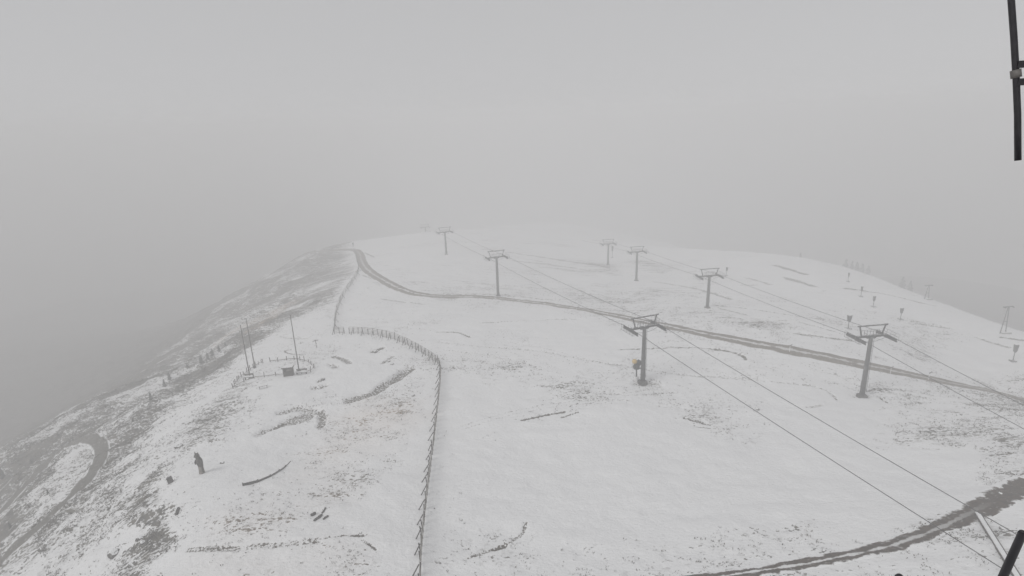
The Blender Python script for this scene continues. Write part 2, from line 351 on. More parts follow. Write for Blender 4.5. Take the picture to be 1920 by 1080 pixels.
# patches sketched as outlines; (outline, tuft density to blend to, soft edge in metres, weight)
PATCH = [
    ([(865, 835), (960, 803), (1100, 778), (1235, 768), (1340, 808), (1450, 848), (1560, 870), (1680, 920), (1740, 970), (1560, 1000), (1380, 975), (1250, 1000), (1000, 1010), (880, 960), (850, 890)], 0.0, 2.5, 1.0),
    ([(1440, 730), (1520, 715), (1600, 742), (1680, 762), (1650, 825), (1690, 870), (1600, 870), (1480, 800)], 0.02, 3.0, 0.95),
    ([(1660, 842), (1820, 838), (1850, 880), (1870, 915), (1800, 940), (1700, 930)], 0.0, 1.5, 1.0),
    ([(610, 680), (650, 662), (720, 668), (745, 690), (720, 715), (690, 735), (640, 745), (610, 720)], 0.0, 2.0, 1.0),
    ([(470, 735), (560, 705), (600, 712), (590, 740), (520, 755), (470, 760)], 0.03, 2.0, 0.9),
    ([(450, 840), (540, 800), (590, 800), (520, 845), (400, 880), (390, 870)], 0.02, 1.5, 0.9),
    ([(1000, 612), (1100, 605), (1190, 640), (1150, 668), (1040, 655)], 0.03, 4.0, 0.9),
    ([(880, 700), (1000, 690), (1015, 730), (960, 765), (870, 770)], 0.05, 3.0, 0.9),
    ([(1760, 650), (1880, 640), (1919, 690), (1840, 705), (1740, 690)], 0.02, 4.0, 0.9),
    ([(745, 800), (800, 760), (812, 800), (790, 1080), (735, 1080), (720, 930)], 0.04, 1.5, 0.9),
    ([(300, 930), (320, 935), (345, 1000), (340, 1080), (295, 1080)], 0.05, 0.8, 0.9),
    ([(380, 880), (470, 850), (540, 850), (470, 905), (350, 920), (330, 905)], 0.16, 2.0, 0.8),
    ([(640, 480), (665, 480), (690, 540), (800, 560), (900, 580), (700, 600), (640, 600)], 0.10, 4.0, 0.7),
    # rough ground
    ([(770, 730), (780, 760), (720, 850), (640, 940), (540, 985), (440, 990), (480, 930), (560, 880), (640, 800), (700, 765)], 0.48, 5.0, 0.9),
    ([(370, 1045), (540, 1040), (690, 1035), (690, 1080), (360, 1080)], 0.42, 3.0, 0.8),
    ([(1690, 775), (1790, 765), (1830, 800), (1810, 828), (1660, 845), (1640, 825)], 0.50, 2.5, 0.9),
    ([(1850, 850), (1919, 820), (1919, 895), (1870, 910)], 0.72, 2.0, 0.9),
    ([(1780, 990), (1850, 990), (1890, 1080), (1740, 1080)], 0.68, 2.5, 0.9),
    ([(1060, 680), (1180, 690), (1330, 720), (1420, 760), (1300, 775), (1130, 750), (1010, 720)], 0.42, 6.0, 0.8),
    ([(1240, 775), (1330, 775), (1420, 800), (1400, 840), (1310, 800)], 0.5, 3.0, 0.9),
    ([(880, 820), (980, 770), (1080, 765), (1020, 790), (900, 835)], 0.42, 2.0, 0.8),
    ([(1500, 985), (1560, 960), (1560, 1020), (1420, 1040), (1380, 1020)], 0.42, 3.0, 0.8),
    ([(870, 1060), (930, 1015), (1000, 985), (985, 1030), (900, 1075)], 0.4, 1.5, 0.8),
    ([(960, 480), (1100, 488), (1190, 500), (1160, 515), (1010, 500)], 0.55, 8.0, 0.85),
    ([(1190, 482), (1310, 500), (1300, 515), (1200, 505)], 0.55, 8.0, 0.85),
    ([(1120, 535), (1180, 528), (1300, 555), (1280, 575), (1160, 555)], 0.50, 6.0, 0.85),
    ([(1370, 595), (1450, 605), (1440, 622), (1380, 615)], 0.55, 4.0, 0.85),
    ([(1650, 655), (1760, 660), (1750, 680), (1640, 672)], 0.42, 4.0, 0.8),
    ([(1560, 720), (1640, 690), (1919, 735), (1919, 830), (1700, 800), (1640, 770)], 0.40, 5.0, 0.7),
    ([(780, 690), (900, 620), (1010, 640), (1000, 690), (860, 740)], 0.30, 5.0, 0.7),
    ([(545, 485), (640, 470), (665, 490), (655, 520), (610, 560), (560, 590), (520, 560)], 0.82, 6.0, 0.9),
    ([(470, 560), (520, 520), (560, 560), (520, 620), (440, 660), (400, 680)], 0.9, 6.0, 0.9),
    ([(430, 720), (380, 760), (330, 830), (380, 850), (440, 800), (470, 745)], 0.55, 4.0, 0.9),
    ([(0, 1000), (60, 990), (200, 860), (280, 790), (300, 760), (200, 760), (60, 830), (0, 860)], 0.84, 8.0, 0.9),
    ([(60, 925), (110, 870), (150, 838), (178, 845), (165, 880), (120, 930), (70, 975)], 0.42, 3.0, 0.9),
    ([(240, 930), (300, 880), (310, 940), (290, 1080), (240, 1080)], 0.75, 3.0, 0.9),
]
# narrow marks: (sketch, half width m, amount, kind)
MARK = [
    ([(860, 800), (940, 775), (1050, 752), (1180, 748), (1300, 762), (1400, 772)], 0.12, 0.42, 'd'), ([(862, 806), (942, 781), (1052, 758), (1180, 754), (1300, 768)], 0.12, 0.4, 'd'),
    ([(1010, 722), (1100, 735), (1180, 742), (1260, 735)], 0.14, 0.44, 'd'), ([(830, 655), (930, 668), (1020, 690)], 0.14, 0.42, 'd'), ([(1230, 700), (1340, 708), (1440, 714), (1530, 722)], 0.14, 0.44, 'd'),
    ([(640, 600), (700, 597), (760, 600)], 0.2, 0.44, 'd'), ([(1560, 700), (1640, 720), (1740, 740), (1860, 752)], 0.15, 0.43, 'd'), ([(1640, 770), (1720, 752), (1830, 760)], 0.14, 0.41, 'd'),
    ([(900, 605), (1000, 600), (1080, 598)], 0.2, 0.44, 'd'), ([(950, 640), (1030, 655), (1100, 672)], 0.15, 0.4, 'd'),
    ([(1160, 655), (1270, 650), (1340, 653), (1378, 660), (1398, 672)], 0.26, 0.62, 'd'), ([(1340, 653), (1378, 660), (1396, 668), (1398, 673)], 0.28, 0.75, 'd'),
    ([(978, 788), (1010, 780), (1058, 772)], 0.22, 0.85, 'd'), ([(1052, 783), (1085, 772)], 0.15, 0.7, 'd'), ([(1283, 784), (1330, 797)], 0.2, 0.85, 'd'),
    ([(1303, 800), (1330, 803)], 0.14, 0.7, 'd'), ([(820, 640), (900, 650), (1000, 655), (1100, 675), (1195, 690), (1300, 705), (1420, 708)], 0.25, 0.44, 'd'),
    ([(655, 750), (692, 740), (718, 722), (748, 707), (770, 690)], 0.8, 0.6, 'd'), ([(700, 735), (735, 712), (765, 692)], 0.6, 0.6, 'd'),
    ([(530, 772), (560, 765), (590, 770)], 0.7, 0.5, 'd'), ([(545, 790), (565, 782), (575, 778)], 0.9, 0.55, 'd'), ([(600, 770), (607, 790), (598, 800)], 0.5, 0.6, 'd'),
    ([(520, 800), (535, 795)], 0.45, 0.7, 'd'), ([(495, 808), (510, 802)], 0.4, 0.55, 'd'), ([(485, 815), (515, 800)], 0.5, 0.5, 'd'),
    ([(355, 1027), (400, 1025), (480, 1022), (560, 1015), (640, 1004), (690, 1002)], 0.16, 0.5, 'd'), ([(350, 1033), (420, 1030), (520, 1025), (600, 1016)], 0.15, 0.5, 'd'),
    ([(395, 1026), (440, 1026)], 0.3, 0.55, 'd'), ([(480, 1021), (505, 1019)], 0.25, 0.5, 'd'), ([(660, 1003), (680, 1004)], 0.18, 0.8, 'd'), ([(680, 1012), (705, 1030)], 0.12, 0.7, 'd'),
    ([(870, 1048), (920, 1032), (955, 1015), (980, 1000), (985, 980)], 0.18, 0.55, 'd'), ([(925, 1030), (945, 1024)], 0.25, 0.8, 'd'),
    ([(625, 668), (640, 672), (655, 680)], 0.5, 0.6, 'd'), ([(620, 682), (630, 688)], 0.5, 0.55, 'd'), ([(700, 658), (715, 652)], 0.5, 0.75, 'd'), ([(718, 680), (735, 668)], 0.4, 0.6, 'd'),
    ([(590, 725), (610, 722)], 0.6, 0.55, 'd'), ([(597, 715), (606, 711)], 0.3, 0.6, 'd'),
    ([(575, 634), (545, 633), (522, 630), (540, 625), (570, 615)], 0.4, 0.42, 'd'), ([(700, 626), (660, 630), (610, 632)], 0.2, 0.3, 'd'), ([(545, 655), (530, 658), (545, 664), (570, 665)], 0.2, 0.7, 'd'),
    ([(715, 560), (760, 567)], 0.25, 0.75, 'd'), ([(770, 567), (795, 570)], 0.25, 0.75, 'd'), ([(680, 516), (705, 524)], 0.3, 0.7, 'd'), ([(685, 474), (702, 482)], 0.4, 0.7, 'd'),
    ([(820, 622), (860, 622), (880, 632)], 0.2, 0.6, 'd'), ([(830, 553), (930, 550), (1030, 562)], 0.3, 0.5, 'd'),
    ([(900, 466), (960, 473), (1040, 485), (1140, 500)], 0.8, 0.55, 'd'), ([(980, 490), (1060, 500), (1140, 510)], 0.5, 0.5, 'd'), ([(960, 488), (1010, 492), (1070, 500), (1150, 512)], 0.6, 0.45, 'd'),
    ([(1130, 565), (1210, 566)], 0.4, 0.5, 'd'), ([(1230, 528), (1310, 540), (1370, 560)], 0.5, 0.5, 'd'), ([(1340, 572), (1420, 580), (1480, 590), (1540, 598)], 0.35, 0.6, 'd'), ([(1350, 578), (1400, 590)], 0.3, 0.5, 'd'),
    ([(1455, 497), (1510, 513)], 0.9, 0.6, 'd'), ([(1475, 520), (1530, 537)], 0.8, 0.55, 'd'), ([(1400, 520), (1445, 532)], 0.6, 0.5, 'd'), ([(1390, 534), (1420, 534)], 0.4, 0.6, 'd'),
    ([(1585, 540), (1650, 548), (1700, 560), (1750, 572)], 0.55, 0.75, 'd'), ([(1550, 580), (1570, 583)], 0.4, 0.7, 'd'), ([(1500, 603), (1580, 625)], 0.3, 0.45, 'd'), ([(1490, 624), (1570, 635), (1620, 640)], 0.3, 0.5, 'd'),
    ([(1720, 605), (1780, 615)], 0.5, 0.5, 'd'), ([(1700, 600), (1760, 612)], 0.3, 0.4, 'd'), ([(1830, 632), (1890, 650)], 0.4, 0.5, 'd'), ([(1880, 632), (1919, 637)], 0.35, 0.7, 'd'), ([(1660, 625), (1690, 628), (1740, 645), (1800, 660)], 0.3, 0.42, 'd'),
    ([(1460, 716), (1520, 722), (1555, 732), (1570, 750)], 0.25, 0.5, 'd'), ([(1515, 763), (1540, 758)], 0.3, 0.45, 'd'), ([(1625, 733), (1640, 728), (1655, 733)], 0.3, 0.7, 'd'), ([(1655, 733), (1700, 740), (1760, 748)], 0.2, 0.5, 'd'),
    ([(1650, 745), (1665, 755)], 0.25, 0.6, 'd'), ([(1606, 743), (1625, 743)], 0.6, 0.4, 'd'), ([(1195, 718), (1230, 718)], 0.8, 0.4, 'd'),
    ([(1695, 840), (1760, 842)], 0.12, 0.45, 'd'), ([(1875, 925), (1885, 928)], 0.1, 0.8, 'd'),
    ([(480, 600), (440, 620), (410, 640)], 1.5, 0.5, 't'), ([(470, 620), (500, 600), (540, 570)], 2.5, 0.55, 't'),
    ([(690, 780), (740, 775)], 4.0, 0.75, 't'), ([(640, 840), (700, 790)], 4.0, 0.45, 't'), ([(560, 900), (640, 840)], 3.5, 0.3, 't'), ([(460, 980), (560, 960), (620, 930)], 3.0, 0.25, 't'),
    ([(400, 1060), (620, 1060)], 3.0, 0.25, 't'),
]
def build_ground():
    az = np.concatenate([np.linspace(-51, 51, 960), np.linspace(53, 307, 128)])
    rr = np.concatenate([[0.4, 3, 6, 10, 15, 20, 25], np.geomspace(29, 330, 560), np.geomspace(336, 1500, 60)])
    A, Q = np.meshgrid(np.radians(az), rr); X = Q * np.sin(A); Y = Q * np.cos(A); Z = height(X, Y)
    fl = left_mask(X, Y)
    big = fbm(X / 30, Y / 30, 21, 3); med = fbm(X / 9, Y / 9, 31, 3)
    bare = 0.28 + (big - 0.5) * 0.55 + (med - 0.5) * 0.35
    bare = bare * (1 - fl) + fl * (0.86 + (med - 0.5) * 1.3)
    WX = X + (fbm(X / 3, Y / 3, 41, 3) - 0.5) * 5; WY = Y + (fbm(X / 3, Y / 3, 51, 3) - 0.5) * 5
    for px, val, soft, wgt in PATCH:
        P = xy(px); q = np.array(P); lo = q.min(0) - soft * 2 - 4; hi = q.max(0) + soft * 2 + 4
        s = (X > lo[0]) & (X < hi[0]) & (Y > lo[1]) & (Y < hi[1])
        x, y = WX[s], WY[s]; d = seg_dist(x, y, P + [P[0]]); sd = np.where(in_poly(x, y, P), d, -d)
        w = sstep(-soft, soft * 0.6, sd) * wgt
        v = val if val < 0.25 else val + (med[s] - 0.5) * 0.8
        bare[s] = bare[s] * (1 - w) + v * w
    dirt = np.zeros_like(bare); tint = np.zeros_like(bare)
    for px, hw, amt, kind in MARK:
        if kind == 'd' and max(v for _, v in px) < 660 and px[0][0] > 800: hw *= 1.35; amt = min(0.8, amt * 1.2)
        P = xy(smooth_px(px, it=2)); q = np.array(P); e = hw * 3 + 3; lo = q.min(0) - e; hi = q.max(0) + e
        s = (X > lo[0]) & (X < hi[0]) & (Y > lo[1]) & (Y < hi[1])
        wob = 0.25 if kind == 'd' else 1.0
        x = X[s] + (WX[s] - X[s]) * wob * min(1, hw); y = Y[s] + (WY[s] - Y[s]) * wob * min(1, hw)
        d = seg_dist(x, y, P)
        if kind == 'd':
            w = 1 - sstep(hw * 0.7, hw * 1.7, d); dirt[s] = np.maximum(dirt[s], w * amt); Z[s] -= w * min(0.35, hw * 0.5)
        else:
            w = 1 - sstep(0, hw * 2.2, d); tint[s] = np.maximum(tint[s], w * amt)
    low = sstep(62, 80, -Z - 12 * (med - 0.5)) * sstep(0.15, 0.5, np.maximum(fl, sstep(120, 170, X)))          # below the snow line the valley is bare forest and meadow
    bare = np.maximum(bare, low * 1.45)
    n, m = X.shape; V = np.stack([X, Y, Z], 2).reshape(-1, 3)
    i = np.arange(n - 1)[:, None] * m; j = np.arange(m)[None]; j2 = (j + 1) % m
    F = np.stack([i + j, i + m + j, i + m + j2, i + j2], 2).reshape(-1, 4).astype(np.int32)
    me = bpy.data.meshes.new('ground'); me.vertices.add(len(V)); me.vertices.foreach_set('co', V.ravel())
    me.loops.add(F.size); me.loops.foreach_set('vertex_index', F.ravel()); me.polygons.add(len(F))
    me.polygons.foreach_set('loop_start', np.arange(0, F.size, 4, dtype=np.int32)); me.polygons.foreach_set('loop_total', np.full(len(F), 4, np.int32))
    me.polygons.foreach_set('use_smooth', np.ones(len(F), bool)); me.update(calc_edges=True)
    for nm, a in (('bare', np.clip(bare, 0, 1.5)), ('dirt', dirt), ('tint', tint), ('flank', fl)):
        at = me.attributes.new(nm, 'FLOAT', 'POINT'); at.data.foreach_set('value', a.ravel().astype(np.float32))
    me.materials.append(M['ground']); o = bpy.data.objects.new('ground', me); C.objects.link(o)
    tag(o, 'snow covered mountain top with dead grass showing through', None, None, 'structure')
    return float(Z.min()), (X, Y, Z, bare)
ZMIN, GRID = build_ground()

def build_haze():
    top = 7.0; bot = ZMIN - 1; b = MB().box((0, 0, (top + bot) / 2), (3060, 3060, top - bot))
    me = bpy.data.meshes.new('haze'); me.from_pydata(b.v, [], b.f); o = bpy.data.objects.new('haze', me); C.objects.link(o); o['kind'] = 'stuff'
    m = bpy.data.materials.new('haze'); m.use_nodes = True; t = m.node_tree; t.nodes.clear()
    v = t.nodes.new('ShaderNodeVolumePrincipled'); u = t.nodes.new('ShaderNodeOutputMaterial'); t.links.new(v.outputs[0], u.inputs['Volume'])
    v.inputs['Color'].default_value = (0.885, 0.885, 0.888, 1); v.inputs['Density'].default_value = HAZE
    me.materials.append(m); o['label'] = 'grey fog lying over the whole slope'
build_haze()

def strip(name, px, width, mat, label, middle=(0, 1), lift=0.07, wiggle=0.0, cols=9):
    P = polyline(xy(smooth_px(px)), 1.0); n = len(P)
    K = np.array([0.25, 0.5, 0.25])
    for _ in range(4):
        Q = P.copy(); Q[1:-1] = P[:-2] * .25 + P[1:-1] * .5 + P[2:] * .25; P = Q
    T = np.gradient(P, axis=0); T /= np.linalg.norm(T, axis=1)[:, None]; Nn = np.stack([T[:, 1], -T[:, 0]], 1)
    s = np.linspace(-0.5, 0.5, cols)
    w = np.interp(np.linspace(0, 1, n), np.linspace(0, 1, len(np.atleast_1d(width))), np.atleast_1d(width)) * (1 + wiggle * (fbm(np.arange(n) / 6.0, np.zeros(n), 77, 3) - 0.5))
    X = P[:, :1] + Nn[:, :1] * s * w[:, None]; Y = P[:, 1:] + Nn[:, 1:] * s * w[:, None]
    Z = height(X, Y); Zc = Z.mean(1, keepdims=True)
    Z = np.maximum(Z, Zc - 0.4) + lift - 0.06 * (np.abs(s) * 2) ** 4 + 0.0
    Z[:, 0] -= 0.25; Z[:, -1] -= 0.25
    V = np.stack([X, Y, Z], 2).reshape(-1, 3); F = []; UV = []
    for a in range(n - 1):
        for b in range(cols - 1): F.append((a * cols + b, a * cols + b + 1, (a + 1) * cols + b + 1, (a + 1) * cols + b))
    me = bpy.data.meshes.new(name); me.from_pydata(V.tolist(), [], F); uv = me.uv_layers.new(name='UVMap')
    vu = np.stack(np.broadcast_arrays((s + 0.5)[None], np.arange(n)[:, None] * 1.0), 2).reshape(-1, 2)
    li = np.zeros(len(me.loops), np.int32); me.loops.foreach_get('vertex_index', li); uv.data.foreach_set('uv', vu[li].ravel())
    at = me.attributes.new('middle', 'FLOAT', 'POINT'); mv = np.repeat(np.interp(np.linspace(0, 1, n), np.linspace(0, 1, len(middle)), middle), cols)
    at.data.foreach_set('value', mv.astype(np.float32))
    me.polygons.foreach_set('use_smooth', [True] * len(me.polygons)); me.materials.append(M[mat]); me.update()
    o = bpy.data.objects.new(name, me); C.objects.link(o); return tag(o, label, None, None, 'structure')
strip('road', [(560, 476), (600, 471), (645, 468), (668, 468), (676, 478), (678, 492), (690, 508), (712, 522), (745, 540), (775, 550), (810, 556), (880, 556), (940, 560), (1000, 567), (1060, 575), (1120, 585), (1200, 601), (1260, 613), (1330, 628), (1400, 641), (1480, 656), (1560, 671), (1640, 689), (1720, 705), (1800, 722), (1860, 733), (1940, 755)],
      4.4, 'gravel', 'pale gravel service road crossing the snowy plateau', (0, 0, 0, 0, 0, 0, 0.2, 0.8, 0.9, 0.3))
strip('mountain_road', [(-60, 1028), (0, 963), (40, 920), (75, 880), (105, 850), (135, 830), (165, 822), (188, 830), (193, 850), (180, 880), (150, 915), (115, 950), (70, 990), (30, 1030), (-30, 1080)],
      2.7, 'flankroad', 'hairpin gravel road on the steep grassy flank', (0, 0), 0.15)
strip('footpath', [(-20, 935), (5, 915), (30, 888), (50, 876), (80, 868)], 1.5, 'flankroad', 'narrow path below the hairpin road', (0, 0), 0.12)
strip('dirt_track', [(1280, 1092), (1380, 1078), (1480, 1062), (1580, 1045), (1660, 1028), (1720, 1008), (1775, 985), (1830, 958), (1875, 935), (1940, 902)],
      (2.0, 2.1, 2.3, 2.7, 3.5, 3.8), 'mud', 'muddy two-rut track through the snow below the camera', (1, 0.9, 0.8, 0.5, 0.0, 0.0), 0.06, 0.5)

# ------------------------------------------------------------------ chairlift towers and ropes
def line_dir(a, b): d = Vector((b[0] - a[0], b[1] - a[1], 0)); return d.normalized()
TOWERS = [  # base pixel, height of the crossarm pixel, line, label
    ((1205, 716), 613, 'A', 'lift tower with a yellow-topped snow gun at its foot'),
    ((934, 555), 482, 'A', 'lift tower standing just above the bend of the gravel road'),
    ((837, 477), 435, 'A', 'pale hazy lift tower farthest up the rope line near the ridge road'),
    ((799, 452), 423, 'A', 'faintest lift tower almost lost in fog above the ridge'),
    ((1616, 742), 630, 'B', 'nearest lift tower of the right-hand line, beside the road'),
    ((1326, 577), 517, 'B', 'second lift tower of the right-hand line, on the open snow'),
    ((1193, 526), 472, 'B', 'third lift tower of the right-hand line, hazy and slender'),
    ((1140, 497), 457, 'B', 'most distant hazy lift tower of the right-hand line'),
]
TB = [G(*t[0]) for t in TOWERS]
TB[3] = Vector(at_y(799, 447, 345)); TB[3].z = gz(TB[3].x, TB[3].y)
def pix_v(P): P = np.array(P); return 540 - FPX * (P @ UP) / (P @ FW)
def arm_height(b, v):
    lo, hi = 3.0, 25.0
    for _ in range(40):
        m = (lo + hi) / 2
        if pix_v((b.x, b.y, b.z + m)) > v: lo = m
        else: hi = m
    return lo
TH = [arm_height(b, t[1]) for b, t in zip(TB, TOWERS)]
TH[3] = arm_height(TB[3], 426)
DA = line_dir(TB[0], TB[2]); DB = line_dir(TB[4], TB[7])
GAUGE = 2.55
sheave_me = MB().tube([(-0.06, 0, 0), (0.06, 0, 0)], 0.2, 10).mesh('sheave', 'rubber')
def make_tower(i):
    (bp, tv, ln, lab), b, h = TOWERS[i], TB[i], TH[i]; d = DA if ln == 'A' else DB; rz = math.atan2(-d.x, d.y)
    t = thing('lift_tower', lab, 'lift tower', b - Vector((0, 0, 0.1)), rz, 'chairlift towers'); h += 0.1
    MB().rings([((0, 0, -0.8), 0.75, 0.75, 0.6), ((0, 0, 0.22), 0.70, 0.70, 0.6), ((0, 0, 0.28), 0.66, 0.66, 0.6)], 16).build('footing', 'wetconcrete', t)
    MB().rings([((0, 0, 0.25), 0.40, 0.40, 1), ((0, 0, h * 0.5), 0.34, 0.34, 1), ((0, 0, h - 0.12), 0.28, 0.28, 1)], 16).build('pole', 'steel', t, True)
    MB().rings([((0, 0, 0.28), 0.52, 0.52, 1), ((0, 0, 0.36), 0.52, 0.52, 1)], 16).build('flange', 'steel', t)
    MB().rings([((0, 0, h * 0.45), 0.372, 0.372, 1), ((0, 0, h * 0.45 + 0.10), 0.372, 0.372, 1)], 16).build('flange', 'steel', t)
    lad = MB()
    for s in (-1, 1): lad.beam((s * 0.2, -0.42 - 0.1, 1.0), (s * 0.2, -0.42, h - 0.2), 0.04, 0.04)
    for q in range(int((h - 1.4) / 0.6)): lad.beam((-0.2, -0.5 + 0.07 * q * 0.6 / h, 1.3 + q * 0.6), (0.2, -0.5 + 0.07 * q * 0.6 / h, 1.3 + q * 0.6), 0.03, 0.03, (0, 1, 0))
    lad.build('ladder', 'dark', t)
    a = MB().box((0, 0, h), (5.2, 0.34, 0.32)); a.box((0, 0, h - 0.24), (1.5, 0.3, 0.2)); a.build('crossarm', 'dark', t)
    for s in (-1, 1):
        MB().beam((s * 1.7, 0, h + 0.15), (s * 2.15, 0, h + 1.66), 0.16, 0.16, (0, 1, 0)).build('gantry_post', 'dark', t)
        MB().beam((s * 0.5, 0, h + 0.15), (s * 1.2, 0, h + 0.62), 0.05, 0.05, (0, 1, 0)).build('gantry_brace', 'dark', t)
    MB().box((0, 0, h + 1.74), (5.0, 0.2, 0.16)).build('gantry_beam', 'dark', t)
    rl = MB()
    for yy in (-0.3, 0.3):
        rl.beam((-1.5, yy, h + 0.9), (1.5, yy, h + 0.9), 0.035, 0.035)
        for q in range(7): rl.beam((-1.5 + q * 0.5, yy, h + 0.16), (-1.5 + q * 0.5, yy, h + 0.9), 0.03, 0.03, (0, 1, 0))
    rl.build('railing', 'steel', t)
    sag = MB().tube([(x, -0.12, h - 0.35 - 0.55 * (1 - (x / 2.3) ** 2)) for x in np.linspace(-2.3, 2.3, 13)], 0.03, 5); sag.build('signal_cable', 'rubber', t)
    for s in (-1, 1):
        st = MB().beam((s * GAUGE, -2.1, h - 0.34), (s * GAUGE, 2.1, h - 0.34), 0.12, 0.22)
        st.box((s * GAUGE, 0, h - 0.2), (0.2, 0.4, 0.34))
        st = st.build('sheave_train', 'dark', t)
        for q in range(9): inst('sheave', sheave_me, st, (s * GAUGE, -1.84 + q * 0.46, h - 0.10))
        cw = MB().box((s * (GAUGE + 0.5), 0, h - 0.42), (0.42, 3.3, 0.06)).build('catwalk', 'tread', t)
        r = MB()
        for q in range(5): r.beam((s * (GAUGE + 0.7), -1.6 + q * 0.8, h - 0.4), (s * (GAUGE + 0.7), -1.6 + q * 0.8, h + 0.55), 0.03, 0.03, (0, 1, 0))
        for z in (0.1, 0.55): r.beam((s * (GAUGE + 0.7), -1.6, h + z), (s * (GAUGE + 0.7), 1.6, h + z), 0.03, 0.03)
        r.build('catwalk_railing', 'steel', cw)
    return t
for i in range(8): make_tower(i)

def rope_pt(i, s):
    d = DA if TOWERS[i][2] == 'A' else DB; x = Vector((d.y, -d.x, 0))
    return TB[i] + x * (s * GAUGE) + Vector((0, 0, TH[i] + 0.14))
def end_through(p, d, u, v):          # where a rope leaving p along heading d passes the sight line of image point (u, v)
    r = rays([(u, v)])[0]; A = np.array([[d.x, -r[0]], [d.y, -r[1]]]); t, s = np.linalg.solve(A, [-p.x, -p.y]); return Vector(r * s)
def make_rope(order, s, leave, label):
    d = (TB[order[0]] - TB[order[1]]); d.z = 0; d.normalize()
    pts = [rope_pt(i, s) for i in order]; e = end_through(pts[0], d, *leave)
    first = pts[0] + (e - pts[0]) * 1.6; pts = [first] + pts
    last = pts[-1] + (pts[-1] - pts[-2]) * 1.0; last.z = pts[-1].z - 6; pts.append(last)
    out = []
    for a, b in zip(pts[:-1], pts[1:]):
        L = (b - a).length
        for q in range(24):
            f = q / 24; p = a.lerp(b, f); p.z -= 4 * f * (1 - f) * L * 0.006; out.append(p)
    out.append(pts[-1])
    o = MB().tube(out, 0.038, 6).build('haul_rope', 'rope', None, True)
    tag(o, label, 'rope', 'chairlift haul ropes')
make_rope([0, 1, 2, 3], -1, (1882, 1057), 'lower steel rope running down from the tower with the yellow-topped gun')
make_rope([0, 1, 2, 3], 1, (1915, 997), 'upper steel rope running down from the tower with the yellow-topped gun')
make_rope([4, 5, 6, 7], -1, (1919, 800), 'lower steel rope of the right-hand lift line')
make_rope([4, 5, 6, 7], 1, (1919, 757), 'upper steel rope of the right-hand lift line')

# ------------------------------------------------------------------ snow fences
def make_fence(px, step, h, label, every=2, rails=5, brace_side=1, mat='fence'):
    P = polyline(xy(smooth_px(px)), 0.3)
    for _ in range(12):
        Q = P.copy(); Q[1:-1] = P[:-2] * .25 + P[1:-1] * .5 + P[2:] * .25; P = Q
    P = polyline(P, step); n = len(P); Z = height(P[:, 0], P[:, 1]); o0 = Vector((P[0][0], P[0][1], float(Z[0])))
    t = thing('snow_fence', label, 'fence', o0, 0, 'snow fences')
    post_me = MB().box((0, 0, h / 2 - 0.25), (0.10, 0.10, h + 0.5)).mesh('post', mat)
    for i in range(n):
        a = P[max(i - 1, 0)]; b = P[min(i + 1, n - 1)]; d = Vector((b[0] - a[0], b[1] - a[1], 0)).normalized(); nr = Vector((d.y, -d.x, 0)) * brace_side
        p = Vector((P[i][0], P[i][1], float(Z[i]))) - o0; ang = math.atan2(d.y, d.x)
        lean = rnd.uniform(-0.10, 0.10)
        inst('post', post_me, t, p, (lean, rnd.uniform(-0.07, 0.07), ang), (1, 1, rnd.uniform(0.88, 1.1)))
        if i % every == 0:
            foot = P[i] + np.array([nr.x, nr.y]) * (h * rnd.uniform(0.42, 0.6)); fz = gz(*foot)
            MB().beam(p + Vector((0, 0, h * 0.82)), Vector((foot[0], foot[1], fz - 0.15)) - o0, 0.09, 0.09).build('brace', mat, t)
        if i < n - 1 and not (rnd.random() < 0.06):
            q = Vector((P[i + 1][0], P[i + 1][1], float(Z[i + 1]))) - o0; m = MB()
            for r in range(rails):
                zz = 0.25 + r * (h - 0.3) / (rails - 1); dz = rnd.uniform(-0.03, 0.03)
                m.beam(p + Vector((-nr.x * 0.07, -nr.y * 0.07, zz + dz)), q + Vector((-nr.x * 0.07, -nr.y * 0.07, zz - dz)), 0.02, 0.075)
            k = m.build('slat_panel', 'greywood', t); k['kind'] = 'stuff'
    return t
make_fence([(627, 626), (660, 625), (700, 628), (740, 637), (770, 651), (800, 668), (820, 681), (827, 692), (826, 715), (822, 755), (817, 800), (811, 850), (804, 905), (797, 960), (792, 1010), (789, 1050), (787, 1100)],
           1.3, 1.5, 'long curving slatted snow fence with slanted braces between playground and slope')
make_fence([(628, 618), (630, 595), (634, 580), (642, 558), (655, 540), (668, 520), (674, 508), (671, 495), (667, 480), (666, 472)],
           2.0, 1.6, 'distant straight snow fence climbing the ridge beside the road', 4, 4)

# ------------------------------------------------------------------ memorial ground: flag poles, low rail, shelter, benches, cross
for (b, tp, lab) in (((469, 709), (451, 611), 'leftmost bare flag pole, beside the corner bench'), ((478, 690), (462, 598), 'bare flag pole just behind the leftmost one'), ((561, 697), (545, 592), 'bare flag pole standing behind the dark wooden shelter')):
    g = G(*b); h = arm_height(g, tp[1])
    t = thing('flag_pole', lab, 'flag pole', g, 0, 'flag poles')
    MB().rings([((0, 0, -0.3), 0.10, 0.10, 1), ((0, 0, h * 0.5), 0.085, 0.085, 1), ((0, 0, h), 0.06, 0.06, 1)], 10).build('shaft', 'wood', t, True)
    MB().rings([((0, 0, -0.3), 0.24, 0.24, 0.6), ((0, 0, 0.35), 0.2, 0.2, 0.6)], 10).build('socket', 'dark', t)
    MB().rings([((0, 0, h), 0.07, 0.07, 1), ((0, 0, h + 0.06), 0.1, 0.1, 1), ((0, 0, h + 0.14), 0.05, 0.05, 1)], 10).build('finial', 'dark', t)
